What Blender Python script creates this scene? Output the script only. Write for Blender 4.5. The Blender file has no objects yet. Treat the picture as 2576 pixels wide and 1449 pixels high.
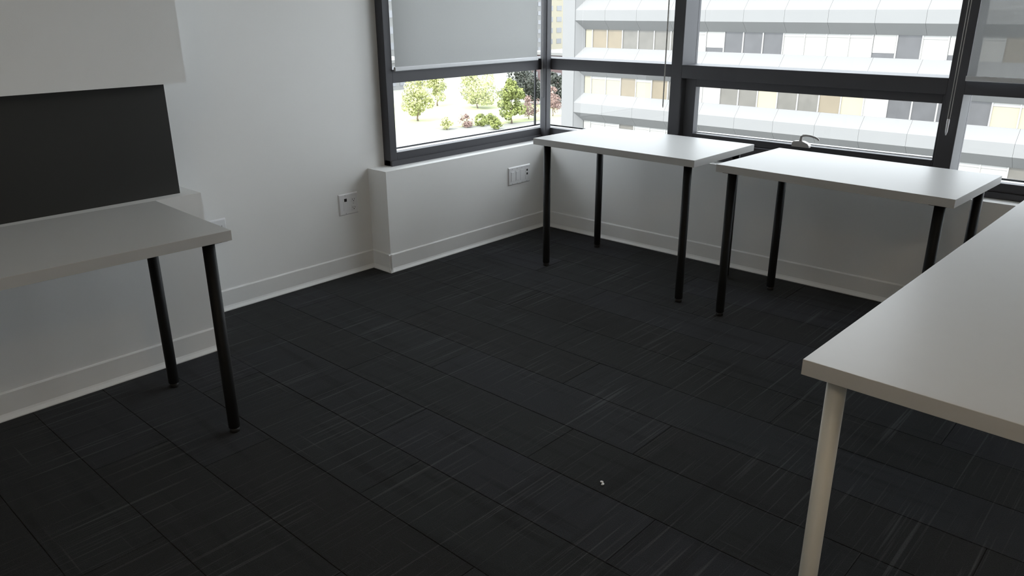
import bpy, bmesh, math, random
from mathutils import Matrix, Vector

scene = bpy.context.scene
COL = scene.collection
random.seed(7)

# ------------------------------------------------------------------ camera
cam_d = bpy.data.cameras.new('camera')
cam_d.sensor_width = 36.0
cam_d.lens = 27.303
cam_d.clip_end = 2000
cam = bpy.data.objects.new('camera', cam_d)
COL.objects.link(cam)
CR = Vector((0.73962334, 0.6730018, -0.0050886))
CU = Vector((-0.22565275, 0.2550995, 0.94021544))
CF = Vector((-0.63406479, 0.69425703, -0.34054225))
cam.matrix_world = Matrix(((CR.x, CU.x, -CF.x, 3.3192), (CR.y, CU.y, -CF.y, -3.9777),
                           (CR.z, CU.z, -CF.z, 1.4126), (0, 0, 0, 1)))
scene.camera = cam

# ------------------------------------------------------------------ light
world = bpy.data.worlds.new('sky')
scene.world = world
world.use_nodes = True
bg = world.node_tree.nodes['Background']
bg.inputs['Color'].default_value = (0.90, 0.95, 1.0, 1)
bg.inputs['Strength'].default_value = 5.6

sun_d = bpy.data.lights.new('sun', 'SUN')
sun_d.energy = 6.0
sun_d.angle = 0.01
sun_d.color = (1.0, 0.96, 0.88)
sun = bpy.data.objects.new('sun', sun_d)
COL.objects.link(sun)
# sun stands high behind this building, so it lights the facade opposite and never enters the room
sun.rotation_euler = Vector((-0.03, 0.66, -0.75)).to_track_quat('-Z', 'Y').to_euler()

vs = scene.view_settings
vs.view_transform = 'Standard'
vs.look = 'None'
vs.exposure = -0.06
vs.gamma = 1.0
vs.use_curve_mapping = False


# ------------------------------------------------------------------ materials
def mat(name, col, rough=0.5, metal=0.0, spec=0.5, noise=0.0, nscale=40.0, bump=0.0, bscale=200.0):
    m = bpy.data.materials.new(name)
    m.use_nodes = True
    nt = m.node_tree
    b = nt.nodes['Principled BSDF']
    b.inputs['Base Color'].default_value = (*col, 1)
    b.inputs['Roughness'].default_value = rough
    b.inputs['Metallic'].default_value = metal
    b.inputs['Specular IOR Level'].default_value = spec
    g = nt.nodes.new('ShaderNodeNewGeometry')
    if noise > 0:
        n = nt.nodes.new('ShaderNodeTexNoise')
        n.inputs['Scale'].default_value = nscale
        n.inputs['Detail'].default_value = 3
        nt.links.new(g.outputs['Position'], n.inputs['Vector'])
        mx = nt.nodes.new('ShaderNodeMix')
        mx.data_type = 'RGBA'
        mx.inputs['A'].default_value = (*[c * (1 - noise) for c in col], 1)
        mx.inputs['B'].default_value = (*[min(1, c * (1 + noise)) for c in col], 1)
        nt.links.new(n.outputs['Fac'], mx.inputs['Factor'])
        nt.links.new(mx.outputs['Result'], b.inputs['Base Color'])
    if bump > 0:
        n2 = nt.nodes.new('ShaderNodeTexNoise')
        n2.inputs['Scale'].default_value = bscale
        nt.links.new(g.outputs['Position'], n2.inputs['Vector'])
        bp = nt.nodes.new('ShaderNodeBump')
        bp.inputs['Strength'].default_value = bump
        bp.inputs['Distance'].default_value = 0.002
        nt.links.new(n2.outputs['Fac'], bp.inputs['Height'])
        nt.links.new(bp.outputs['Normal'], b.inputs['Normal'])
    return m


M = {}
M['wall'] = mat('wall_paint', (0.864, 0.864, 0.853), 0.65, noise=0.012, nscale=3, bump=0.08, bscale=350)
M['bouncecut'] = mat('grey_bounce_cut', (0.30, 0.30, 0.30), 0.65, noise=0.012, nscale=3, bump=0.08, bscale=350)  # grey given to the unseen right wall to cut bounced light
M['ceiling'] = mat('ceiling_paint', (0.864, 0.864, 0.853), 0.8, noise=0.01)
M['base'] = mat('vinyl_baseboard', (0.837, 0.837, 0.827), 0.4, noise=0.01)
M['frame'] = mat('dark_bronze_aluminium', (0.065, 0.065, 0.073), 0.5, spec=0.3, noise=0.05, nscale=8)
M['gasket'] = mat('black_rubber', (0.015, 0.015, 0.017), 0.6, noise=0.05)
M['sill'] = mat('pale_metal_sill', (0.82, 0.83, 0.85), 0.3, noise=0.02)
M['desk'] = mat('white_melamine', (0.533, 0.533, 0.526), 0.38, spec=0.22, noise=0.012, nscale=20)
M['edge'] = M['desk']
M['blackleg'] = mat('black_lacquered_steel', (0.006, 0.006, 0.006), 0.55, spec=0.22, noise=0.1)
M['whiteleg'] = mat('cream_white_lacquered_steel', (0.663, 0.654, 0.610), 0.4, noise=0.02)
M['blackplastic'] = mat('black_plastic', (0.008, 0.008, 0.008), 0.6, noise=0.1)
M['plate'] = mat('white_plastic', (0.82, 0.82, 0.83), 0.3, noise=0.01)
M['hole'] = mat('black_socket', (0.004, 0.004, 0.005), 0.6, noise=0.1)
M['panel'] = mat('charcoal_board', (0.019, 0.019, 0.017), 0.6, noise=0.06, nscale=60)
M['bar'] = mat('white_blind_bar', (0.62, 0.63, 0.65), 0.4, noise=0.01)
M['chain'] = mat('grey_chain', (0.35, 0.34, 0.32), 0.5, noise=0.05)
M['handle'] = mat('brushed_handle', (0.42, 0.40, 0.39), 0.35, metal=0.3, noise=0.03)
M['paper'] = mat('white_paper', (0.85, 0.85, 0.85), 0.8, noise=0.02)
M['slab'] = mat('subfloor', (0.02, 0.02, 0.021), 0.95, noise=0.1)

# exterior
M['concrete'] = mat('white_precast', (0.174, 0.176, 0.178), 0.8, noise=0.03, nscale=0.6)
M['mullion'] = mat('white_window_mullion', (0.276, 0.276, 0.269), 0.6, noise=0.02)
M['g_dark'] = mat('window_dark', (0.069, 0.069, 0.073), 0.25, noise=0.25, nscale=1.2)
M['g_grey'] = mat('window_grey', (0.116, 0.110, 0.099), 0.25, noise=0.25, nscale=1.2)
M['g_tan'] = mat('window_tan', (0.172, 0.144, 0.103), 0.3, noise=0.15, nscale=1.0)
M['g_cream'] = mat('window_cream_blind', (0.277, 0.253, 0.189), 0.4, noise=0.05, nscale=1.0)
M['g_white'] = mat('window_white_blind', (0.296, 0.291, 0.276), 0.4, noise=0.02, nscale=1.0)
M['ground'] = mat('pale_ground', (0.177, 0.177, 0.161), 0.9, noise=0.25, nscale=0.12)
M['lawn'] = mat('lawn', (0.300, 0.325, 0.174), 0.9, noise=0.2, nscale=0.4)
M['leaf_lime'] = mat('lime_leaves', (0.185, 0.216, 0.056), 0.7, noise=0.4, nscale=0.9)
M['leaf_pale'] = mat('pale_lime_leaves', (0.388, 0.403, 0.179), 0.7, noise=0.3, nscale=0.9)
M['leaf_dark'] = mat('dark_evergreen_leaves', (0.046, 0.052, 0.043), 0.8, noise=0.4, nscale=0.9)
M['leaf_pink'] = mat('pinkish_leaves', (0.271, 0.186, 0.163), 0.8, noise=0.3, nscale=0.9)
M['bark'] = mat('bark', (0.16, 0.12, 0.09), 0.9, noise=0.3, nscale=3)
M['far_white'] = mat('far_white_wall', (0.162, 0.162, 0.158), 0.8, noise=0.03, nscale=0.2)
M['far_cream'] = mat('far_cream_wall', (0.298, 0.273, 0.208), 0.8, noise=0.03, nscale=0.2)
M['far_brick'] = mat('far_brick_wall', (0.079, 0.052, 0.052), 0.85, noise=0.15, nscale=0.5)
M['far_window'] = mat('far_window', (0.175, 0.180, 0.192), 0.2, noise=0.2, nscale=0.3)


def glass_material():
    m = bpy.data.materials.new('clear_glass')
    m.use_nodes = True
    nt = m.node_tree
    nt.nodes.clear()
    out = nt.nodes.new('ShaderNodeOutputMaterial')
    tr = nt.nodes.new('ShaderNodeBsdfTransparent')
    tr.inputs['Color'].default_value = (0.975, 0.985, 0.985, 1)
    gl = nt.nodes.new('ShaderNodeBsdfGlossy')
    gl.inputs['Roughness'].default_value = 0.02
    fr = nt.nodes.new('ShaderNodeFresnel')
    fr.inputs['IOR'].default_value = 1.45
    ml = nt.nodes.new('ShaderNodeMath')
    ml.operation = 'MULTIPLY'
    ge = nt.nodes.new('ShaderNodeNewGeometry')
    fc = nt.nodes.new('ShaderNodeMath')      # mirror only on the outer skin of the pane, not inside it
    fc.operation = 'SUBTRACT'
    fc.inputs[0].default_value = 0.5
    nt.links.new(ge.outputs['Backfacing'], fc.inputs[1])
    fc.use_clamp = True
    nt.links.new(fc.outputs[0], ml.inputs[1])
    mx = nt.nodes.new('ShaderNodeMixShader')
    nt.links.new(fr.outputs['Fac'], ml.inputs[0])
    nt.links.new(ml.outputs[0], mx.inputs['Fac'])
    nt.links.new(tr.outputs[0], mx.inputs[1])
    nt.links.new(gl.outputs[0], mx.inputs[2])
    nt.links.new(mx.outputs[0], out.inputs['Surface'])
    return m


def blind_material(name, open_f, translucent, col):
    """Woven solar-screen fabric: fine open weave plus cloth that scatters light through."""
    m = bpy.data.materials.new(name)
    m.use_nodes = True
    nt = m.node_tree
    nt.nodes.clear()
    out = nt.nodes.new('ShaderNodeOutputMaterial')
    di = nt.nodes.new('ShaderNodeBsdfDiffuse')
    tl = nt.nodes.new('ShaderNodeBsdfTranslucent')
    tr = nt.nodes.new('ShaderNodeBsdfTransparent')
    n = nt.nodes.new('ShaderNodeTexNoise')
    n.inputs['Scale'].default_value = 500
    g = nt.nodes.new('ShaderNodeNewGeometry')
    nt.links.new(g.outputs['Position'], n.inputs['Vector'])
    mxc = nt.nodes.new('ShaderNodeMix')
    mxc.data_type = 'RGBA'
    mxc.inputs['A'].default_value = (*[c * 0.93 for c in col], 1)
    mxc.inputs['B'].default_value = (*[min(1, c * 1.07) for c in col], 1)
    nt.links.new(n.outputs['Fac'], mxc.inputs['Factor'])
    nt.links.new(mxc.outputs['Result'], di.inputs['Color'])
    nt.links.new(mxc.outputs['Result'], tl.inputs['Color'])
    a = nt.nodes.new('ShaderNodeMixShader')
    a.inputs['Fac'].default_value = translucent
    b = nt.nodes.new('ShaderNodeMixShader')
    b.inputs['Fac'].default_value = open_f
    nt.links.new(di.outputs[0], a.inputs[1])
    nt.links.new(tl.outputs[0], a.inputs[2])
    nt.links.new(a.outputs[0], b.inputs[1])
    nt.links.new(tr.outputs[0], b.inputs[2])
    nt.links.new(b.outputs[0], out.inputs['Surface'])
    return m


def carpet_material():
    m = bpy.data.materials.new('charcoal_streaked_carpet')
    m.use_nodes = True
    nt = m.node_tree
    N, L = nt.nodes, nt.links
    b = N['Principled BSDF']
    b.inputs['Roughness'].default_value = 0.95
    b.inputs['Specular IOR Level'].default_value = 0.1
    b.inputs['Sheen Weight'].default_value = 0.05
    b.inputs['Sheen Roughness'].default_value = 0.5
    g = N.new('ShaderNodeNewGeometry')
    oi = N.new('ShaderNodeObjectInfo')

    def streak(sx, sy, lo, hi, off):
        mp = N.new('ShaderNodeMapping')
        mp.inputs['Scale'].default_value = (sx, sy, 1)
        mp.inputs['Location'].default_value = (off, off * 1.7, 0)
        L.new(g.outputs['Position'], mp.inputs['Vector'])
        n = N.new('ShaderNodeTexNoise')
        n.inputs['Scale'].default_value = 1
        n.inputs['Detail'].default_value = 1.5
        L.new(mp.outputs[0], n.inputs['Vector'])
        r = N.new('ShaderNodeMapRange')
        r.inputs['From Min'].default_value = lo
        r.inputs['From Max'].default_value = hi
        L.new(n.outputs['Fac'], r.inputs['Value'])
        return r.outputs[0]

    base = N.new('ShaderNodeValToRGB')
    base.color_ramp.elements[0].color = (0.0145, 0.0145, 0.0150, 1)
    base.color_ramp.elements[1].color = (0.0205, 0.0215, 0.0255, 1)
    e = base.color_ramp.elements.new(0.5)
    e.color = (0.0165, 0.0180, 0.0188, 1)
    L.new(oi.outputs['Random'], base.inputs['Fac'])
    # long thin pale streaks along the room, a few across
    s1 = streak(80, 1.5, 0.61, 0.70, 3.1)
    s2 = streak(170, 2.6, 0.61, 0.72, 11.3)
    s3 = streak(3.0, 90, 0.69, 0.78, 5.9)
    # soft darker bands across
    d1 = streak(1.6, 18, 0.56, 0.70, 8.2)
    d2 = streak(14, 1.2, 0.58, 0.72, 17.2)

    def mixc(fac, a_sock, colr, amount):
        mm = N.new('ShaderNodeMath')
        mm.operation = 'MULTIPLY'
        mm.inputs[1].default_value = amount
        L.new(fac, mm.inputs[0])
        x = N.new('ShaderNodeMix')
        x.data_type = 'RGBA'
        x.clamp_factor = True
        L.new(mm.outputs[0], x.inputs['Factor'])
        L.new(a_sock, x.inputs['A'])
        x.inputs['B'].default_value = (*colr, 1)
        return x.outputs['Result']
    c = base.outputs['Color']
    c = mixc(d1, c, (0.009, 0.009, 0.010), 0.6)
    c = mixc(d2, c, (0.010, 0.010, 0.011), 0.5)
    c = mixc(s1, c, (0.080, 0.082, 0.086), 0.44)
    c = mixc(s2, c, (0.060, 0.062, 0.064), 0.36)
    c = mixc(s3, c, (0.060, 0.060, 0.062), 0.45)
    n = N.new('ShaderNodeTexNoise')
    n.inputs['Scale'].default_value = 420
    L.new(g.outputs['Position'], n.inputs['Vector'])
    r = N.new('ShaderNodeMapRange')
    r.inputs['From Min'].default_value = 0.3
    r.inputs['From Max'].default_value = 0.7
    r.inputs['To Min'].default_value = 0.7
    r.inputs['To Max'].default_value = 1.5
    L.new(n.outputs['Fac'], r.inputs['Value'])
    mu = N.new('ShaderNodeVectorMath')
    mu.operation = 'SCALE'
    L.new(c, mu.inputs[0])
    L.new(r.outputs[0], mu.inputs['Scale'])
    L.new(mu.outputs[0], b.inputs['Base Color'])
    bp = N.new('ShaderNodeBump')
    bp.inputs['Strength'].default_value = 0.6
    bp.inputs['Distance'].default_value = 0.004
    L.new(n.outputs['Fac'], bp.inputs['Height'])
    L.new(bp.outputs['Normal'], b.inputs['Normal'])
    return m


M['glass'] = glass_material()
M['blind_l'] = blind_material('grey_screen_fabric', 0.13, 0.5, (0.43, 0.435, 0.43))
M['blind_r'] = blind_material('grey_open_screen_fabric', 0.38, 0.35, (0.25, 0.255, 0.25))
M['carpet'] = carpet_material()


# ------------------------------------------------------------------ builders
def link(name, me, m=None, parent=None, loc=None, rz=0.0):
    o = bpy.data.objects.new(name, me)
    COL.objects.link(o)
    if m is not None and me is not None and not me.materials:
        me.materials.append(m)
    if parent is not None:
        o.parent = parent
    if loc is not None:
        o.location = loc
    if rz:
        o.rotation_euler = (0, 0, rz)
    return o


def tag(o, label=None, cat=None, group=None, kind=None):
    for k, v in (('label', label), ('category', cat), ('group', group), ('kind', kind)):
        if v:
            o[k] = v
    return o


def thing(name, label=None, cat=None, loc=(0, 0, 0), rz=0.0, group=None, kind=None):
    return tag(link(name, None, loc=loc, rz=rz), label, cat, group, kind)


def bm_box(bm, lo, hi):
    vs_ = [bm.verts.new((x, y, z)) for x in (lo[0], hi[0]) for y in (lo[1], hi[1]) for z in (lo[2], hi[2])]
    for f in ((0, 1, 3, 2), (4, 6, 7, 5), (0, 4, 5, 1), (2, 3, 7, 6), (0, 2, 6, 4), (1, 5, 7, 3)):
        bm.faces.new([vs_[i] for i in f])


def finish(bm, name, smooth=False):
    bmesh.ops.recalc_face_normals(bm, faces=bm.faces[:])
    me = bpy.data.meshes.new(name)
    bm.to_mesh(me)
    bm.free()
    if smooth:
        for p in me.polygons:
            p.use_smooth = True
    return me


def box(name, lo, hi, m, parent=None, bevel=0.0, seg=2, loc=None):
    bm = bmesh.new()
    bm_box(bm, lo, hi)
    if bevel > 0:
        bmesh.ops.bevel(bm, geom=bm.edges[:], offset=bevel, segments=seg, affect='EDGES', profile=0.6)
    return link(name, finish(bm, name), m, parent, loc)


def boxes_mesh(name, lst):
    bm = bmesh.new()
    for lo, hi in lst:
        bm_box(bm, lo, hi)
    return finish(bm, name)


def prism(name, poly, axis, a, b, m, parent=None, smooth=False):
    """Extrude a 2-D outline along an axis ('x': poly is (y,z); 'y': (x,z); 'z': (x,y))."""
    bm = bmesh.new()

    def P(u, v, t):
        return {'x': (t, u, v), 'y': (u, t, v), 'z': (u, v, t)}[axis]
    r0 = [bm.verts.new(P(u, v, a)) for u, v in poly]
    r1 = [bm.verts.new(P(u, v, b)) for u, v in poly]
    n = len(poly)
    for i in range(n):
        bm.faces.new((r0[i], r0[(i + 1) % n], r1[(i + 1) % n], r1[i]))
    bm.faces.new(r0)
    bm.faces.new(r1[::-1])
    return link(name, finish(bm, name), m, parent)


def lathe_mesh(name, prof, seg=24):
    bm = bmesh.new()
    rings = []
    for r, z in prof:
        rings.append([bm.verts.new((r * math.cos(2 * math.pi * i / seg), r * math.sin(2 * math.pi * i / seg), z)) for i in range(seg)])
    for a, b in zip(rings, rings[1:]):
        for i in range(seg):
            f = bm.faces.new((a[i], a[(i + 1) % seg], b[(i + 1) % seg], b[i]))
            f.smooth = True
    bm.faces.new(rings[0][::-1])
    bm.faces.new(rings[-1])
    bmesh.ops.recalc_face_normals(bm, faces=bm.faces[:])
    me = bpy.data.meshes.new(name)
    bm.to_mesh(me)
    bm.free()
    return me


def tube(name, pts, rad, m, parent=None, seg=8, closed=False, loc=None):
    """Round tube along points; rad is a number or one radius per point."""
    bm = bmesh.new()
    pts = [Vector(p) for p in pts]
    n = len(pts)
    rings = []
    for i, p in enumerate(pts):
        if closed:
            t = pts[(i + 1) % n] - pts[i - 1]
        else:
            t = pts[min(i + 1, n - 1)] - pts[max(i - 1, 0)]
        t.normalize()
        ref = Vector((0.31, 0.87, 0.12)) if abs(t.z) > 0.8 else Vector((0, 0, 1))
        u = t.cross(ref).normalized()
        v = t.cross(u).normalized()
        r = rad[i] if isinstance(rad, (list, tuple)) else rad
        rings.append([bm.verts.new(p + r * (math.cos(2 * math.pi * k / seg) * u + math.sin(2 * math.pi * k / seg) * v)) for k in range(seg)])
    pairs = list(zip(rings, rings[1:])) + ([(rings[-1], rings[0])] if closed else [])
    for a, b in pairs:
        for k in range(seg):
            bm.faces.new((a[k], a[(k + 1) % seg], b[(k + 1) % seg], b[k]))
    if not closed:
        bm.faces.new(rings[0])
        bm.faces.new(rings[-1][::-1])
    return link(name, finish(bm, name, True), m, parent, loc)


# ------------------------------------------------------------------ room shell
XL = -0.158      # left wall plane
XR = 5.17        # right wall (out of view), set beyond the invented bay
YB = -5.2        # wall behind the camera
ZC = 2.70
HL = 0.573       # ledge height under the windows
FP = 0.10        # window frames stand back this far from the ledge edge
OUT = 0.36


def struct(o):
    o['kind'] = 'structure'
    return o


floor = struct(box('floor', (XL - 0.2, YB, -0.25), (XR, 0.36, -0.006), M['slab']))
struct(box('ceiling', (XL - 0.2, YB, ZC), (XR, OUT, ZC + 0.2), M['ceiling']))
WY0 = -1.235     # left window starts here
struct(box('wall_left', (XL - 0.2, YB, -0.006), (XL, WY0, ZC), M['wall']))
struct(box('wall_left_window_ledge', (XL, -1.354, -0.006), (0.0, 0.0, HL), M['wall']))
struct(box('wall_left_under_window', (XL - 0.2, WY0, -0.006), (XL, 0.0, HL), M['wall']))
struct(box('wall_back_under_window', (XL - 0.2, 0.0, -0.006), (XR, OUT, HL), M['wall']))
struct(box('wall_left_over_window', (XL - 0.2, WY0, 2.45), (XL, 0.0, ZC), M['wall']))
struct(box('wall_back_over_window', (XL - 0.2, 0.0, 2.45), (XR, OUT, ZC), M['wall']))
struct(box('wall_right', (XR, YB, -0.25), (XR + 0.15, OUT, ZC + 0.2), M['bouncecut']))
struct(box('wall_behind_camera', (XL - 0.2, YB - 0.15, -0.25), (XR + 0.15, YB, ZC + 0.2), M['wall']))
# second built-out section on the left: a low ledge and a bulkhead above it, a gap between them
LX, LY, LH = 0.25, -2.5175, 0.698
struct(box('wall_left_low_ledge', (XL, YB, -0.006), (LX, LY, LH), M['wall']))
struct(box('wall_left_bulkhead', (XL, YB, 1.139), (0.262, LY, ZC), M['wall']))

# baseboards: vinyl cove base with a flared toe
PROF = [(0, 0), (0.017, 0), (0.017, 0.004), (0.009, 0.016), (0.006, 0.024), (0.006, 0.100), (0.003, 0.106), (0, 0.106)]


def baseboard(name, p0, p1, nrm):
    """Run along p0->p1 on a wall whose outward normal is nrm (unit x or y)."""
    bm = bmesh.new()
    rings = []
    for p in (p0, p1):
        rings.append([bm.verts.new((p[0] + nrm[0] * d, p[1] + nrm[1] * d, z)) for d, z in PROF])
    n = len(PROF)
    for i in range(n):
        bm.faces.new((rings[0][i], rings[0][(i + 1) % n], rings[1][(i + 1) % n], rings[1][i]))
    bm.faces.new(rings[0])
    bm.faces.new(rings[1][::-1])
    return struct(link(name, finish(bm, name), M['base']))


baseboard('baseboard_left', (XL, LY), (XL, -1.354), (1, 0))
baseboard('baseboard_left_ledge_end', (XL, -1.354), (0.016, -1.354), (0, -1))
baseboard('baseboard_left_ledge', (0, -1.370), (0, 0), (1, 0))
baseboard('baseboard_back', (0, 0), (XR, 0), (0, -1))
baseboard('baseboard_left_low_ledge', (LX, YB), (LX, LY), (1, 0))
baseboard('baseboard_right', (XR, YB), (XR, 0), (-1, 0))
baseboard('baseboard_behind_camera', (LX, YB), (XR, YB), (0, 1))

# carpet planks, each 1.0 x 0.25 m
PL, PW = 1.0, 0.25
bm = bmesh.new()
bm_box(bm, (0.0006, 0.0006, -0.006), (PL - 0.0006, PW - 0.0006, 0.0))
bmesh.ops.bevel(bm, geom=[e for e in bm.edges if all(v.co.z > -0.001 for v in e.verts)], offset=0.0012, segments=1, affect='EDGES')
plank_me = finish(bm, 'carpet_tile')
row, y = 0, 0.0 - 0.04
while y > YB + 0.01:
    y0 = y - PW
    off = (0.0, 0.5, 0.25, 0.75)[row % 4]
    x = XL - off
    while x < XR:
        if x >= XL - 1e-6 and x + PL <= XR and y0 >= YB:
            link('carpet_tile', plank_me, M['carpet'], floor, loc=(x, y0, 0))
        else:
            xa, xb, ya = max(x, XL), min(x + PL, XR), max(y0, YB)
            if xb - xa > 0.02 and y - ya > 0.01:
                box('carpet_tile', (0.0006, 0.0006, -0.006), (xb - xa - 0.0006, y - ya - 0.0006, 0), M['carpet'], floor, loc=(xa, ya, 0))
        x += PL
    y = y0
    row += 1
xx = XL
while xx < XR - 0.01:        # cut strip along the window wall
    w = min(PL, XR - xx)
    box('carpet_tile', (0.0006, -0.0394, -0.006), (w - 0.0006, -0.0, 0), M['carpet'], floor, loc=(xx, 0, 0))
    xx += w

# ------------------------------------------------------------------ windows
ZS, ZB, ZT0, ZT1, ZH = HL, 0.645, 1.024, 1.094, 2.45   # bottom, rail top, transom, head
GP = 0.245                                            # glass plane
FB = 0.27                                             # back of the frames

# window_1: left wall
def mitre_l(a, b, y0=None):
    y0 = JY if y0 is None else y0
    return [(-a, y0), (-a, a), (-b, b), (-b, y0)]


def mitre_b(a, b):
    return [(X1a, a), (X1a, b), (-b, b), (-a, a)]


X1a, X1b = 0.856, 0.927       # first mullion
X2a, X2b = 2.322, 2.396       # second mullion
w1 = thing('window_1', kind='structure')
JY = -1.187
box('jamb', (-FB, WY0, ZS), (-FP, JY, ZH), M['frame'], w1, 0.003)
prism('bottom_rail', mitre_l(FP, 0.15), 'z', ZS + 0.030, ZB, M['frame'], w1)
prism('bottom_rail_lip', mitre_l(FP - 0.012, 0.15, WY0), 'z', ZS, ZS + 0.030, M['frame'], w1)
prism('transom', mitre_l(FP, FB), 'z', ZT0, ZT1, M['frame'], w1)
prism('head_rail', mitre_l(FP, FB), 'z', ZH - 0.07, ZH, M['frame'], w1)
prism('sill', mitre_l(0.15, 0.30), 'z', ZB - 0.035, ZB - 0.012, M['sill'], w1)
box('gasket', (-0.256, JY, ZB - 0.012), (-0.248, 0.24, ZB - 0.004), M['gasket'], w1)
box('corner_joint', (-0.262, 0.178, ZB - 0.012), (-0.250, 0.188, ZH), M['gasket'], w1)
box('pane', (-GP - 0.003, JY, ZB - 0.012), (-GP + 0.003, 0.225, ZT0), M['glass'], w1)
box('pane', (-GP - 0.003, JY, ZT1), (-GP + 0.003, 0.225, ZH - 0.07), M['glass'], w1)
# corner post
post = struct(prism('trim_1', [(-0.100, 0.056), (-0.092, 0.052), (-0.052, 0.052), (-0.047, 0.057), (-0.047, 0.098), (-0.190, 0.265), (-0.243, 0.222)], 'z', ZS, ZH, M['frame']))

# window_2: first bay of the back wall
w2 = thing('window_2', kind='structure')
prism('bottom_rail', mitre_b(FP, 0.15), 'z', ZS + 0.030, ZB, M['frame'], w2)
prism('bottom_rail_lip', mitre_b(FP - 0.012, 0.15), 'z', ZS, ZS + 0.030, M['frame'], w2)
prism('transom', mitre_b(FP, FB), 'z', ZT0, ZT1, M['frame'], w2)
prism('head_rail', mitre_b(FP, FB), 'z', ZH - 0.07, ZH, M['frame'], w2)
prism('sill', mitre_b(0.15, 0.30), 'z', ZB - 0.035, ZB - 0.012, M['sill'], w2)
box('gasket', (-0.24, 0.248, ZB - 0.012), (X1a, 0.256, ZB - 0.004), M['gasket'], w2)
box('pane', (-0.215, GP - 0.003, ZB - 0.012), (X1a, GP + 0.003, ZT0), M['glass'], w2)
box('pane', (-0.215, GP - 0.003, ZT1), (X1a, GP + 0.003, ZH - 0.07), M['glass'], w2)
struct(box('trim_2', (X1a, FP, ZS), (X1b, FB, ZH), M['frame'], None, 0.003))
struct(box('trim_3', (X2a, FP, ZS), (X2b, FB, ZH), M['frame'], None, 0.003))

# window_3: middle bay, fixed light above and an opening sash below
w3 = thing('window_3', kind='structure')
ZR3 = 0.672
box('bottom_rail', (X1b, FP, ZS + 0.030), (X2a, 0.20, ZR3), M['frame'], w3, 0.003)
box('bottom_rail_lip', (X1b, FP - 0.012, ZS), (X2a, 0.16, ZS + 0.030), M['frame'], w3, 0.003)
box('transom', (X1b, FP, ZT0 - 0.004), (X2a, FB, ZT1), M['frame'], w3, 0.003)
box('head_rail', (X1b, FP, ZH - 0.07), (X2a, FB, ZH), M['frame'], w3, 0.003)
box('pane', (X1b, GP - 0.003, ZT1), (X2a, GP + 0.003, ZH - 0.07), M['glass'], w3)
sash = link('sash', None, parent=w3)
SF, SB = 0.135, 0.185
box('stile', (X1b + 0.012, SF, ZR3), (X1b + 0.078, SB, ZT0 - 0.004), M['frame'], sash, 0.003)
box('stile', (X2a - 0.018, SF, ZR3), (X2a, SB, ZT0 - 0.004), M['frame'], sash, 0.003)
box('top_rail', (X1b + 0.078, SF, 0.974), (X2a - 0.018, SB, ZT0 - 0.004), M['frame'], sash, 0.003)
box('bottom_rail', (X1b + 0.078, SF, ZR3), (X2a - 0.018, SB, 0.708), M['frame'], sash, 0.003)
box('glazing_bead', (X1b + 0.078, SB, 0.700), (X2a - 0.018, SB + 0.03, 0.712), M['bar'], sash)
box('pane', (X1b + 0.078, 0.170, 0.708), (X2a - 0.018, 0.176, 0.974), M['glass'], sash)
box('jamb', (X1b, 0.185, ZR3), (X1b + 0.012, FB + 0.02, ZT0 - 0.004), M['sill'], w3)
box('sill', (X1b, 0.215, ZR3 - 0.03), (X2a, 0.32, ZR3), M['sill'], w3)

# cam handle on the bottom rail of the sash
hd = link('window_handle', None, parent=w3, loc=(1.665, SF - 0.012, 0.703))
hd['label'] = 'brushed metal cam handle on sash rail'
prism('handle_base', [(-0.048, 0.0), (-0.046, 0.022), (-0.038, 0.028), (-0.012, 0.031), (0.012, 0.030), (0.038, 0.020), (0.046, 0.010), (0.048, 0.0)], 'y', -0.014, 0.016, M['handle'], hd)
tube('handle_lever', [(-0.006, 0, 0.026), (-0.003, -0.004, 0.044), (0.000, -0.008, 0.056), (0.008, -0.011, 0.0625), (0.025, -0.013, 0.064),
                      (0.050, -0.014, 0.063), (0.072, -0.014, 0.0585), (0.090, -0.014, 0.052), (0.097, -0.014, 0.045)],
     [0.0095, 0.0085, 0.008, 0.007, 0.0058, 0.0054, 0.005, 0.0046, 0.0035], M['handle'], hd, 10)

# window_4, then an unseen bay invented to let in more daylight
X3 = [(2.396, 3.745), (3.819, XR)]
for k, (xa, xb) in enumerate(X3):
    w4 = thing('window_%d' % (4 + k), kind='structure')
    box('bottom_rail', (xa, FP, ZS + 0.030), (xb, 0.15, ZB), M['frame'], w4, 0.003)
    box('bottom_rail_lip', (xa, FP - 0.012, ZS), (xb, 0.15, ZS + 0.030), M['frame'], w4, 0.003)
    box('transom', (xa, FP, ZT0), (xb, FB, ZT1), M['frame'], w4, 0.003)
    box('head_rail', (xa, FP, ZH - 0.07), (xb, FB, ZH), M['frame'], w4, 0.003)
    box('sill', (xa, 0.15, ZB - 0.035), (xb, 0.30, ZB - 0.012), M['sill'], w4)
    box('gasket', (xa, 0.248, ZB - 0.012), (xb, 0.256, ZB - 0.004), M['gasket'], w4)
    box('pane', (xa, GP - 0.003, ZB - 0.012), (xb, GP + 0.003, ZT0), M['glass'], w4)
    box('pane', (xa, GP - 0.003, ZT1), (xb, GP + 0.003, ZH - 0.07), M['glass'], w4)
    if k < 1:
        struct(box('trim_%d' % (4 + k), (xb, FP, ZS), (xb + 0.074, FB, ZH), M['frame'], None, 0.003))


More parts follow.
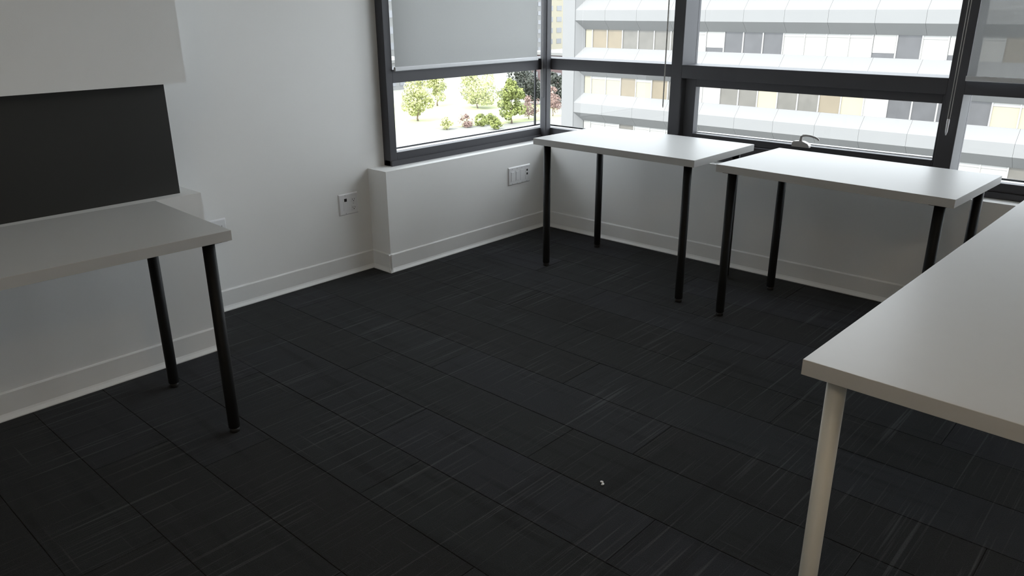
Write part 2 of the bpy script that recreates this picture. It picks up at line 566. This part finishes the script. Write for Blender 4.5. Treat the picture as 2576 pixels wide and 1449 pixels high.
# ------------------------------------------------------------------ warm fill lights, invented and unseen, lifting faces turned from the windows
def fill_light(label, x, y_):
    t = thing('fill_light', label, 'light', (x, y_, ZC), 0, 'added fill lights out of view')
    box('frame', (-0.31, -0.31, -0.03), (-0.29, 0.31, 0), M['bar'], t)
    box('frame', (0.29, -0.31, -0.03), (0.31, 0.31, 0), M['bar'], t)
    box('frame', (-0.29, -0.31, -0.03), (0.29, -0.29, 0), M['bar'], t)
    box('frame', (-0.29, 0.29, -0.03), (0.29, 0.31, 0), M['bar'], t)
    box('diffuser', (-0.29, -0.29, -0.022), (0.29, 0.29, -0.014), M['fill_lamp'], t)
    return t


M['fill_lamp'] = mat('fill_lamp_diffuser', (0.8, 0.8, 0.78), 0.5)  # warm glow of the added fill lights
_b = M['fill_lamp'].node_tree.nodes['Principled BSDF']
_b.inputs['Emission Color'].default_value = (1.0, 0.80, 0.56, 1)
_b.inputs['Emission Strength'].default_value = 9.5
fill_light('added square warm fill light to the right of the viewpoint', 3.4, -4.8)
fill_light('added square warm fill light far right behind the viewpoint', 4.5, -3.2)

# ------------------------------------------------------------------ roller blinds
def roller_blind(label, origin, rz, width, drop_z, fabric, chain_x, chain_bottom, tip=False, chain_gap=0.016):
    """Local x runs along the window, local -y is into the room; origin at the head of the window."""
    t = thing('roller_blind', label, 'blind', origin, rz, 'roller blinds on the windows')
    zt = 2.40 - origin[2]
    zb = drop_z - origin[2]
    me = lathe_mesh('roller_tube', [(0.028, 0), (0.028, width)], 20)
    r = link('roller_tube', me, M['bar'], t, loc=(0, 0.0, zt))
    r.rotation_euler = (0, math.pi / 2, 0)
    if zt - zb > 0.1:
        box('fabric', (0.004, -0.0005, zb + 0.012), (width - 0.004, 0.0005, zt), fabric, t)
    prism('bottom_bar', [(-0.004, zb), (0.006, zb), (0.008, zb + 0.004), (0.008, zb + 0.018), (0.004, zb + 0.022), (-0.004, zb + 0.022), (-0.007, zb + 0.018), (-0.007, zb + 0.004)],
          'x', 0.0, width, M['bar'], t)
    for sx in (-0.006, width):
        box('bracket', (sx, -0.03, zt - 0.035), (sx + 0.006, 0.02, zt + 0.048), M['bar'], t)
    cb = chain_bottom - origin[2]
    g = chain_gap / 2
    pts = [(chain_x - g, -0.012, zt + 0.02)]
    pts += [(chain_x - g, -0.012, zt - (zt - cb - 0.02) * k / 10) for k in range(1, 11)]
    if tip:
        pts += [(chain_x - g * 0.5, -0.012, cb - 0.0)]
        pts += [(chain_x + g * 0.5, -0.012, cb - 0.0)]
    else:
        pts += [(chain_x - g * math.cos(a), -0.012, cb + 0.02 - 0.02 * math.sin(a)) for a in (0.5, 1.0, 1.57, 2.14, 2.64)]
    pts += [(chain_x + g, -0.012, cb + 0.02 + (zt - cb - 0.02) * k / 10) for k in range(0, 11)]
    tube('chain', pts, 0.0019, M['chain'], t, 6)
    if tip:
        tube('chain_tensioner', [(chain_x, -0.012, cb + 0.012), (chain_x, -0.012, cb + 0.004), (chain_x, -0.012, cb - 0.045), (chain_x, -0.012, cb - 0.062)],
             [0.006, 0.0065, 0.0055, 0.002], M['bar'], t, 10)
    return t


# left window blind: local x -> world +y
roller_blind('grey roller blind half lowered over the window with trees outside', (-0.085, -1.183, 2.40), math.pi / 2, 1.19, 1.086, M['blind_l'], 1.236, 0.845, chain_gap=0.024)
roller_blind('grey roller blind half lowered in the rightmost window', (2.402, 0.06, 2.40), 0, 1.335, 1.088, M['blind_r'], -0.037, 0.905, tip=True, chain_gap=0.010)
roller_blind('unseen grey roller blind added to cut daylight from the extra bay', (3.825, 0.06, 2.40), 0, XR - 3.825 - 0.02, 1.088, M['blind_r'], -0.037, 0.905, tip=True, chain_gap=0.010)  # added out of view to hold back daylight from the invented bay
roller_blind('rolled up blind whose thin cord hangs beside the corner window mullion', (-0.03, 0.075, 2.40), 0, 0.86, 2.33, M['blind_l'], 0.868, 0.85, chain_gap=0.004)
roller_blind('rolled up blind over the wide middle window with the cam handle', (0.935, 0.075, 2.40), 0, 1.37, 2.33, M['blind_l'], 1.372, 1.75, chain_gap=0.010)

# ------------------------------------------------------------------ charcoal board on the low ledge
bd = thing('charcoal_board', 'dark charcoal flat board standing on the low white ledge beneath the bulkhead', 'board', (0.18, -2.577, LH), 0)
box('board_face', (0.0, -1.85, 0.0), (0.012, 0.0, 0.44), M['panel'], bd, 0.001)
box('board_back', (-0.006, -1.84, 0.004), (0.0, -0.006, 0.436), M['blackplastic'], bd)


# ------------------------------------------------------------------ wall plates
def wall_plate(label, x, yc, zc, w, h, group='wall plates'):
    """Plate on a wall facing +x."""
    t = thing('wall_plate', label, 'wall plate', (x, yc, zc), 0, group)
    bm = bmesh.new()
    a, b = w / 2, h / 2
    bm_box(bm, (0, -a, -b), (0.0075, a, b))
    for v in bm.verts:
        if v.co.x > 0.005:
            v.co.y *= 1 - 0.006 / a
            v.co.z *= 1 - 0.006 / b
    bmesh.ops.bevel(bm, geom=bm.edges[:], offset=0.001, segments=2, affect='EDGES')
    link('plate', finish(bm, 'plate'), M['plate'], t)
    return t


def screw(t, y, z):
    me = lathe_mesh('screw', [(0.003, 0), (0.003, 0.001), (0.0015, 0.0014)], 10)
    o = link('screw', me, M['bar'], t, loc=(0.0075, y, z))
    o.rotation_euler = (0, math.pi / 2, 0)


def receptacle(t, y, z):
    """A duplex half: pale face with two slots and a ground hole."""
    f = box('socket_face', (0.0, -0.015, -0.0135), (0.0012, 0.015, 0.0135), M['plate'], t, 0.0005, 1, loc=(0.0075, y, z))
    box('slot', (0.0011, -0.0075, -0.0025), (0.0016, -0.0055, 0.0060), M['hole'], f)
    box('slot', (0.0011, 0.0055, -0.0025), (0.0016, 0.0075, 0.0055), M['hole'], f)
    box('slot', (0.0011, -0.0025, -0.0100), (0.0016, 0.0025, -0.0055), M['hole'], f)


p1 = wall_plate('two gang white wall plate with data jack and duplex outlet left of the ledge', XL, -1.503, 0.399, 0.130, 0.120)
d = box('decorator_insert', (0.0, -0.0165, -0.034), (0.0012, 0.0165, 0.034), M['plate'], p1, 0.0004, 1, loc=(0.0075, -0.021, 0.0))
box('data_jack', (0.0010, -0.0085, 0.016), (0.0018, 0.0085, 0.033), M['hole'], d)
receptacle(p1, 0.032, 0.021)
receptacle(p1, 0.032, -0.024)
screw(p1, -0.021, 0.050)
screw(p1, -0.021, -0.050)
screw(p1, 0.032, 0.0)

p2 = wall_plate('four gang white wall plate with switches on the window ledge', 0.0, -0.272, 0.391, 0.212, 0.118)
for yy in (-0.069, -0.023, 0.023):
    d = box('rocker_frame', (0.0, -0.0168, -0.034), (0.0010, 0.0168, 0.034), M['plate'], p2, 0.0004, 1, loc=(0.0075, yy, -0.002))
    if yy < 0:
        box('rocker', (0.0010, -0.0125, -0.028), (0.0026, 0.0125, 0.028), M['plate'], d, 0.0008, 1)
d = box('jack_insert', (0.0, -0.0168, -0.034), (0.0010, 0.0168, 0.034), M['plate'], p2, 0.0004, 1, loc=(0.0075, 0.072, -0.002))
box('data_jack', (0.0008, -0.0065, 0.0175), (0.0016, 0.0065, 0.0305), M['hole'], d)
box('data_jack', (0.0008, -0.0065, -0.0065), (0.0016, 0.0065, 0.0065), M['hole'], d)
for yy in (-0.069, -0.023, 0.023, 0.072):
    screw(p2, yy, 0.046)
    screw(p2, yy, -0.049)

p3 = wall_plate('white wall plate half hidden behind the end of the left desk', XL, -2.286, 0.404, 0.130, 0.120)
d = box('decorator_insert', (0.0, -0.0165, -0.034), (0.0012, 0.0165, 0.034), M['plate'], p3, 0.0004, 1, loc=(0.0075, -0.021, 0.0))
receptacle(p3, 0.032, 0.021)
receptacle(p3, 0.032, -0.024)

# ------------------------------------------------------------------ desks
HT, TK = 0.735, 0.034


def leg_meshes(kind):
    h = HT - TK
    leg = lathe_mesh('leg', [(0.0195, 0.018), (0.0200, 0.020), (0.0200, h - 0.006)], 28)
    foot = lathe_mesh('foot', [(0.016, 0.0), (0.0175, 0.002), (0.0175, 0.010), (0.015, 0.018)], 24)
    plate = boxes_mesh('mount_plate', [((-0.032, -0.032, h - 0.004), (0.032, 0.032, h))])
    return leg, foot, plate


LEGS = {k: leg_meshes(k) for k in ('black', 'white')}


def desk(label, cat_loc, rz, w, dpt, kind, group, inset=0.056, legs=None):
    """Origin on the floor under the front-left corner; local x along the width, y to the back."""
    t = thing('desk', label, 'desk', cat_loc, rz, group)
    top = box('desk_top', (0, 0, HT - TK), (w, dpt, HT), M['desk'], t, 0.0012, 2)
    leg, foot, plate = LEGS[kind]
    m = M['blackleg'] if kind == 'black' else M['whiteleg']
    for (lx, ly) in (legs or ((inset, inset), (w - inset, inset), (inset, dpt - inset), (w - inset, dpt - inset))):
        lo = link('leg', leg, m, t, loc=(lx, ly, 0))
        link('foot', foot, M['blackplastic'], lo)
        link('mount_plate', plate, m, lo)
    return t


GRP = 'white topped desks'
desk('white topped desk with black legs standing in the window corner', (0.5208, -0.7348, 0), -0.0092, 1.0, 0.60, 'black', GRP,
     legs=((0.054, 0.057), (0.935, 0.058), (0.054, 0.545), (0.932, 0.545)))
desk('white topped desk with black legs under the window with the cam handle', (1.6405, -0.7577, 0), -0.0466, 1.0, 0.60, 'black', GRP,
     legs=((0.060, 0.045), (0.940, 0.045), (0.060, 0.550), (0.940, 0.545)))
# long desk at the right, seen from its end: local x -> world +y
desk('long white topped desk with white legs in the right foreground', (2.7872 + 0.60, -2.5188 - 0.013, 0), math.pi / 2 - 0.0218, 2.0, 0.60, 'white', GRP,
     legs=((0.057, 0.545), (1.943, 0.545), (0.057, 0.055), (1.943, 0.055)))
# left desk: front edge faces +x, right end at y = -2.79; local x -> world -y ... width runs back along the wall
c, s = math.cos(-0.0353), math.sin(-0.0353)
Lw = 1.2
desk('white topped desk with black legs against the low ledge on the left', (1.0021 + Lw * s, -2.7926 - Lw * c, 0), math.pi / 2 - 0.0353 * -1 * -1, Lw, 0.595, 'black', GRP,
     legs=((Lw - 0.062, 0.045), (0.06, 0.05), (Lw - 0.062, 0.545), (0.06, 0.545)))

# ------------------------------------------------------------------ scraps on the carpet
sc_ = thing('paper_scrap', 'tiny white paper scrap lying on the dark carpet', 'scrap', (2.118, -2.246, 0.0))
bm = bmesh.new()
bmesh.ops.create_icosphere(bm, subdivisions=2, radius=0.006)
for v in bm.verts:
    v.co = Vector((v.co.x * 1.0 - 0.004, v.co.y * 0.8 + 0.003, (v.co.z + 0.006) * 0.45))
link('scrap_piece', finish(bm, 'scrap_piece', True), M['paper'], sc_)
bm = bmesh.new()
bmesh.ops.create_icosphere(bm, subdivisions=2, radius=0.006)
for v in bm.verts:
    v.co = Vector((v.co.x * 0.75 + 0.005, v.co.y * 1.1 - 0.005, (v.co.z + 0.006) * 0.4))
link('scrap_piece', finish(bm, 'scrap_piece', True), M['paper'], sc_)

# ------------------------------------------------------------------ office building across the street
FY, RC = 50.0, 0.70            # front plane, recess of the windows
GZ = -15.0                     # street level
FLH = 3.74                     # storey height
X0, X1 = -38.7, 12.0           # first recess starts, building goes on to the right
ob = thing('office_building', 'white office block with chamfered window bands across the street', 'building', (X0, FY, GZ))
ox, oy, oz = X0, FY, GZ


def part(name, me_or_args, m, parent=ob):
    return link(name, me_or_args, m, parent)


# floor lines: soffit edge of the band seen at z = 0.32
SOF = 0.32 - oz                # local z of the soffit front edge of the reference floor
NFL_DOWN, NFL_UP = 4, 1
seam = 3.0
n_seam = int((X1 - X0) / seam) + 1
f_h = 0.80      # front face height of a spandrel band
ch_s = 0.72     # soffit drop
win_h = 1.42    # window height
ch_b = 0.80     # sill rise
# profile of one spandrel panel, (y, z) relative to the soffit front edge (0,0)
prof = [(0, 0), (0, f_h), (RC, f_h + ch_b), (RC + 0.25, f_h + ch_b), (RC + 0.25, -ch_s), (RC, -ch_s)]
bm = bmesh.new()
g = 0.007
r0 = [bm.verts.new((g, a, b)) for a, b in prof]
r1 = [bm.verts.new((seam - g, a, b)) for a, b in prof]
for i in range(len(prof)):
    bm.faces.new((r0[i], r0[(i + 1) % 6], r1[(i + 1) % 6], r1[i]))
bm.faces.new(r0)
bm.faces.new(r1[::-1])
sp_me = finish(bm, 'spandrel_panel')
pane_me = boxes_mesh('window_pane', [((0.04, RC + 0.05, 0), (1.46, RC + 0.09, win_h))])
half_me = boxes_mesh('window_pane', [((0.04, RC + 0.05, 0), (0.70, RC + 0.09, win_h))])
mul_me = boxes_mesh('mullion', [((-0.045, RC - 0.02, 0), (0.045, RC + 0.12, win_h))])
blind_half = boxes_mesh('window_blind', [((0.07, RC + 0.03, 0.30), (1.43, RC + 0.05, win_h))])
top_strip = boxes_mesh('transom_strip', [((0.04, RC + 0.02, win_h - 0.22), (1.46, RC + 0.06, win_h - 0.02))])

pane_mesh = {}
for k in ('g_dark', 'g_grey', 'g_tan', 'g_cream', 'g_white'):
    a = pane_me.copy()
    a.materials.append(M[k])
    b = half_me.copy()
    b.materials.append(M[k])
    pane_mesh[k] = (a, b)
ROWS = {
    # storey index: material letter for each bay (w white, c cream, t tan, g grey, d dark, s white blind over a dark foot)
    0: 'cttggggwsdddwwwwsdwswtdwwgdwgwww',
    -1: 'ccctctgwwggcggtcwddddcctgwgctgwgw',
    -2: 'wwwgwwwwwwgwwwwwgwwwwwgwwwgwwwwwg',
}
LET = {'w': 'g_white', 'c': 'g_cream', 't': 'g_tan', 'g': 'g_grey', 'd': 'g_dark', 's': 'g_dark'}
xw = 0.55                      # window band starts after the side chamfer
for fl in range(-NFL_DOWN, NFL_UP + 1):
    zs = SOF + fl * FLH
    for i in range(n_seam):
        link('spandrel_panel', sp_me, M['concrete'], ob, loc=(i * seam, 0, zs))
    # windows of the storey below this band
    zw = zs - ch_s - win_h
    row = ROWS.get(fl)
    nb = 33
    for b in range(nb):
        if row:
            ch = row[b % len(row)]
        else:
            ch = random.choice('wwggcdt')
        x = xw if b == 0 else xw + 0.75 + (b - 1) * 1.5
        me = pane_mesh[LET[ch]][1 if b == 0 else 0]
        pn = link('window_pane', me, None, ob, loc=(x, 0, zw))
        if b:
            link('mullion', mul_me, M['mullion'], ob, loc=(x, 0, zw))
        if ch == 's':
            link('window_blind', blind_half, M['g_white'], pn)
        if fl in (0, -1, -2) and b and ch in 'wc':
            link('transom_strip', top_strip, M['mullion'] if ch == 'w' else M['g_grey'], pn)
# side chamfers at the left end of every recess, and the end wall
for fl in range(-NFL_DOWN, NFL_UP + 1):
    zs = SOF + fl * FLH
    bm = bmesh.new()
    za, zb = zs - FLH + f_h, zs
    q = [(-0.02, 0, za), (-0.02, 0, zb), (xw, RC, zb - ch_s), (xw, RC, za + ch_b)]
    q2 = [(-0.02, RC + 0.25, za), (-0.02, RC + 0.25, zb), (xw, RC + 0.25, zb - ch_s), (xw, RC + 0.25, za + ch_b)]
    va = [bm.verts.new(v) for v in q]
    vb = [bm.verts.new(v) for v in q2]
    bm.faces.new(va)
    bm.faces.new(vb[::-1])
    for i in range(4):
        bm.faces.new((va[i], va[(i + 1) % 4], vb[(i + 1) % 4], vb[i]))
    link('recess_end', finish(bm, 'recess_end'), M['concrete'], ob)
ztop = SOF + NFL_UP * FLH + 3.0
box('end_pilaster', (-1.28, -0.05, 0), (0.0, 16, ztop), M['concrete'], ob)
box('core_wall', (0.0, RC + 0.3, 0), (X1 - X0, 16, ztop - 0.2), M['concrete'], ob)
box('parapet', (0.0, 0.0, SOF + NFL_UP * FLH + f_h + ch_b - 0.3), (X1 - X0, RC + 0.3, ztop), M['concrete'], ob)
box('plinth', (0.0, 0.1, 0), (X1 - X0, RC + 0.3, 0.4), M['concrete'], ob)

# ------------------------------------------------------------------ street level
gr = struct(box('ground', (-420, -60, GZ - 0.5), (60, 420, GZ), M['ground']))
lw = thing('lawn_ground', None, None, (-92, 84, GZ), kind='structure')
bm = bmesh.new()
pts = [(16 * math.cos(a) * (1 + 0.15 * math.sin(3 * a)), 22 * math.sin(a) * (1 + 0.1 * math.cos(2 * a)), 0) for a in [2 * math.pi * k / 28 for k in range(28)]]
vb = [bm.verts.new((x, y, 0.0)) for x, y, _ in pts]
vt = [bm.verts.new((x * 0.99, y * 0.99, 0.12)) for x, y, _ in pts]
bm.faces.new(vt)
for i in range(28):
    bm.faces.new((vb[i], vb[(i + 1) % 28], vt[(i + 1) % 28], vt[i]))
link('turf', finish(bm, 'turf'), M['lawn'], lw)


def tree(name, label, cat, loc, h, rad, leafm, trunk_h, n=2600, leaf=0.42, cone=0.0, group='trees below the window', bare=False):
    t = thing(name, label, cat, loc, random.uniform(0, 6), group)
    R = random.Random(len(label) * 131 + int(h * 17))
    tr = [(0.0, 0.0, 0.0), (0.05 * rad, 0.02, trunk_h * 0.5), (0.0, 0.06 * rad, trunk_h), (0.04 * rad, 0.0, h * 0.7)]
    tube('trunk', tr, [0.045 * h * 0.6, 0.03 * h * 0.6, 0.025 * h * 0.6, 0.006 * h], M['bark'], t, 7)
    # clumps, then leaf cards on the clumps
    cl = []
    for k in range(26):
        u = R.random()
        z = trunk_h + (h - trunk_h) * u
        env = math.sin(math.pi * min(1, 0.12 + 0.88 * u)) ** 0.6 if cone == 0 else (1 - u) ** cone
        a = R.uniform(0, 2 * math.pi)
        rr = rad * env * math.sqrt(R.random()) * 0.8
        cl.append((rr * math.cos(a), rr * math.sin(a), z, rad * R.uniform(0.24, 0.42) * (0.4 + 0.6 * env)))
    vs_, fs = [], []
    for k in range(n):
        cx, cy, cz, cr = cl[R.randrange(len(cl))]
        d = Vector((R.gauss(0, 1), R.gauss(0, 1), R.gauss(0, 1))).normalized()
        p = Vector((cx, cy, cz)) + d * cr * R.uniform(0.75, 1.05)
        if p.z < trunk_h * 0.6:
            continue
        nn = (d + Vector((R.gauss(0, .5), R.gauss(0, .5), R.gauss(0.3, .5)))).normalized()
        u = nn.orthogonal().normalized()
        w = nn.cross(u)
        a = R.uniform(0, 6.28)
        u, w = u * math.cos(a) + w * math.sin(a), w * math.cos(a) - u * math.sin(a)
        s_ = leaf * R.uniform(0.6, 1.2)
        b0 = len(vs_)
        vs_ += [p - u * s_ * .5, p + w * s_ * .3, p + u * s_ * .5, p - w * s_ * .3]
        fs.append((b0, b0 + 1, b0 + 2, b0 + 3))
    me = bpy.data.meshes.new('foliage')
    me.from_pydata(vs_, [], fs)
    me.update()
    link('foliage', me, leafm, t)
    return t


tree('lime_tree', 'bright lime green tall tree seen through the left window', 'tree', (-76, 83, GZ), 6.3, 2.3, M['leaf_lime'], 0.9, 3600)
tree('evergreen_tree', 'large dark evergreen tree behind the bright lime tree', 'tree', (-90, 102.5, GZ), 7.4, 4.2, M['leaf_dark'], 1.0, 5200)
tree('evergreen_tree', 'dark evergreen tree left of the white office block', 'tree', (-83, 101.5, GZ), 5.6, 2.8, M['leaf_dark'], 0.8, 3600)
tree('blossom_tree', 'pinkish sparse tree right of the bright lime tree', 'tree', (-76.5, 87.4, GZ), 3.6, 1.7, M['leaf_pink'], 0.8, 1000, 0.3)
tree('blossom_tree', 'pinkish sparse tree beside the end wall of the office block', 'tree', (-76.0, 92.6, GZ), 4.6, 1.6, M['leaf_pink'], 0.9, 1300, 0.3)
tree('pale_tree', 'broad pale lime tree in the middle of the left window', 'tree', (-92, 92, GZ), 6.0, 4.0, M['leaf_pale'], 1.2, 4200)
tree('pale_tree', 'pale washed out tree at the far left of the left window', 'tree', (-88, 75, GZ), 6.6, 2.6, M['leaf_pale'], 1.2, 2800)
tree('pale_tree', 'slender pale tree between the left buildings and lawn', 'tree', (-100, 90, GZ), 6.4, 2.2, M['leaf_pale'], 1.2, 2400)
for i, (x, y_, lm) in enumerate(((-77.5, 80.0, M['leaf_lime']), (-77.6, 78.0, M['leaf_lime']), (-78.2, 75.6, M['leaf_pink']), (-73.6, 77.0, M['leaf_lime']), (-79.0, 72.5, M['leaf_pale']))):
    tree('shrub', ('low lime shrub beside the trunk of the lime tree', 'low lime shrub in the middle of the hedge row', 'low pinkish shrub in the hedge row',
                   'low lime shrub nearest the window in front of the hedge row', 'low pale shrub at the left end of the hedge row')[i], 'shrub',
         (x, y_, GZ), 1.5 + 0.15 * (i % 3), 1.1, lm, 0.15, 700, 0.3, group='shrubs below the window')


def far_building(name, label, lo, hi, wallm, floors, bays, face):
    t = thing(name, label, 'building', ((lo[0] + hi[0]) / 2, (lo[1] + hi[1]) / 2, lo[2]))
    hx, hy, hz = (hi[0] - lo[0]) / 2, (hi[1] - lo[1]) / 2, hi[2] - lo[2]
    box('wall', (-hx, -hy, 0), (hx, hy, hz), wallm, t)
    box('roof', (-hx - 0.3, -hy - 0.3, hz), (hx + 0.3, hy + 0.3, hz + 0.6), M['far_white'], t)
    fh = hz / floors
    for side in face:
        L_ = hy if side == 'x' else hx
        bw = 2 * L_ / bays
        if side == 'x':
            me = boxes_mesh('window', [((0, 0, 0), (0.15, bw * 0.55, fh * 0.45))])
        else:
            me = boxes_mesh('window', [((0, -0.15, 0), (bw * 0.55, 0, fh * 0.45))])
        for f in range(floors):
            for b in range(bays):
                pos = -L_ + (b + 0.22) * bw
                z = (f + 0.3) * fh
                link('window', me, M['far_window'], t, loc=(hx - 0.05, pos, z) if side == 'x' else (pos, -hy + 0.05, z))
    return t


far_building('tower_block', 'pale tower block dimly seen through the left grey blind', (-190, 137, GZ), (-171, 156, 56), M['far_white'], 17, 4, 'xy')
far_building('apartment_block', 'cream apartment block behind the end of the office block', (-190, 196, GZ), (-172, 224, 34), M['far_cream'], 14, 6, 'xy')
far_building('low_brick_building', 'low dark red building behind the evergreen trees', (-122, 138, GZ), (-108, 158, -9.0), M['far_brick'], 2, 6, 'xy')
far_building('low_white_building', 'low white building beyond the pale trees at left', (-142, 92, GZ), (-128, 112, -9.5), M['far_white'], 2, 8, 'xy')
far_building('mid_rise_building', 'white mid rise building behind the broad pale tree', (-178, 162, GZ), (-160, 190, 6), M['far_white'], 8, 8, 'xy')
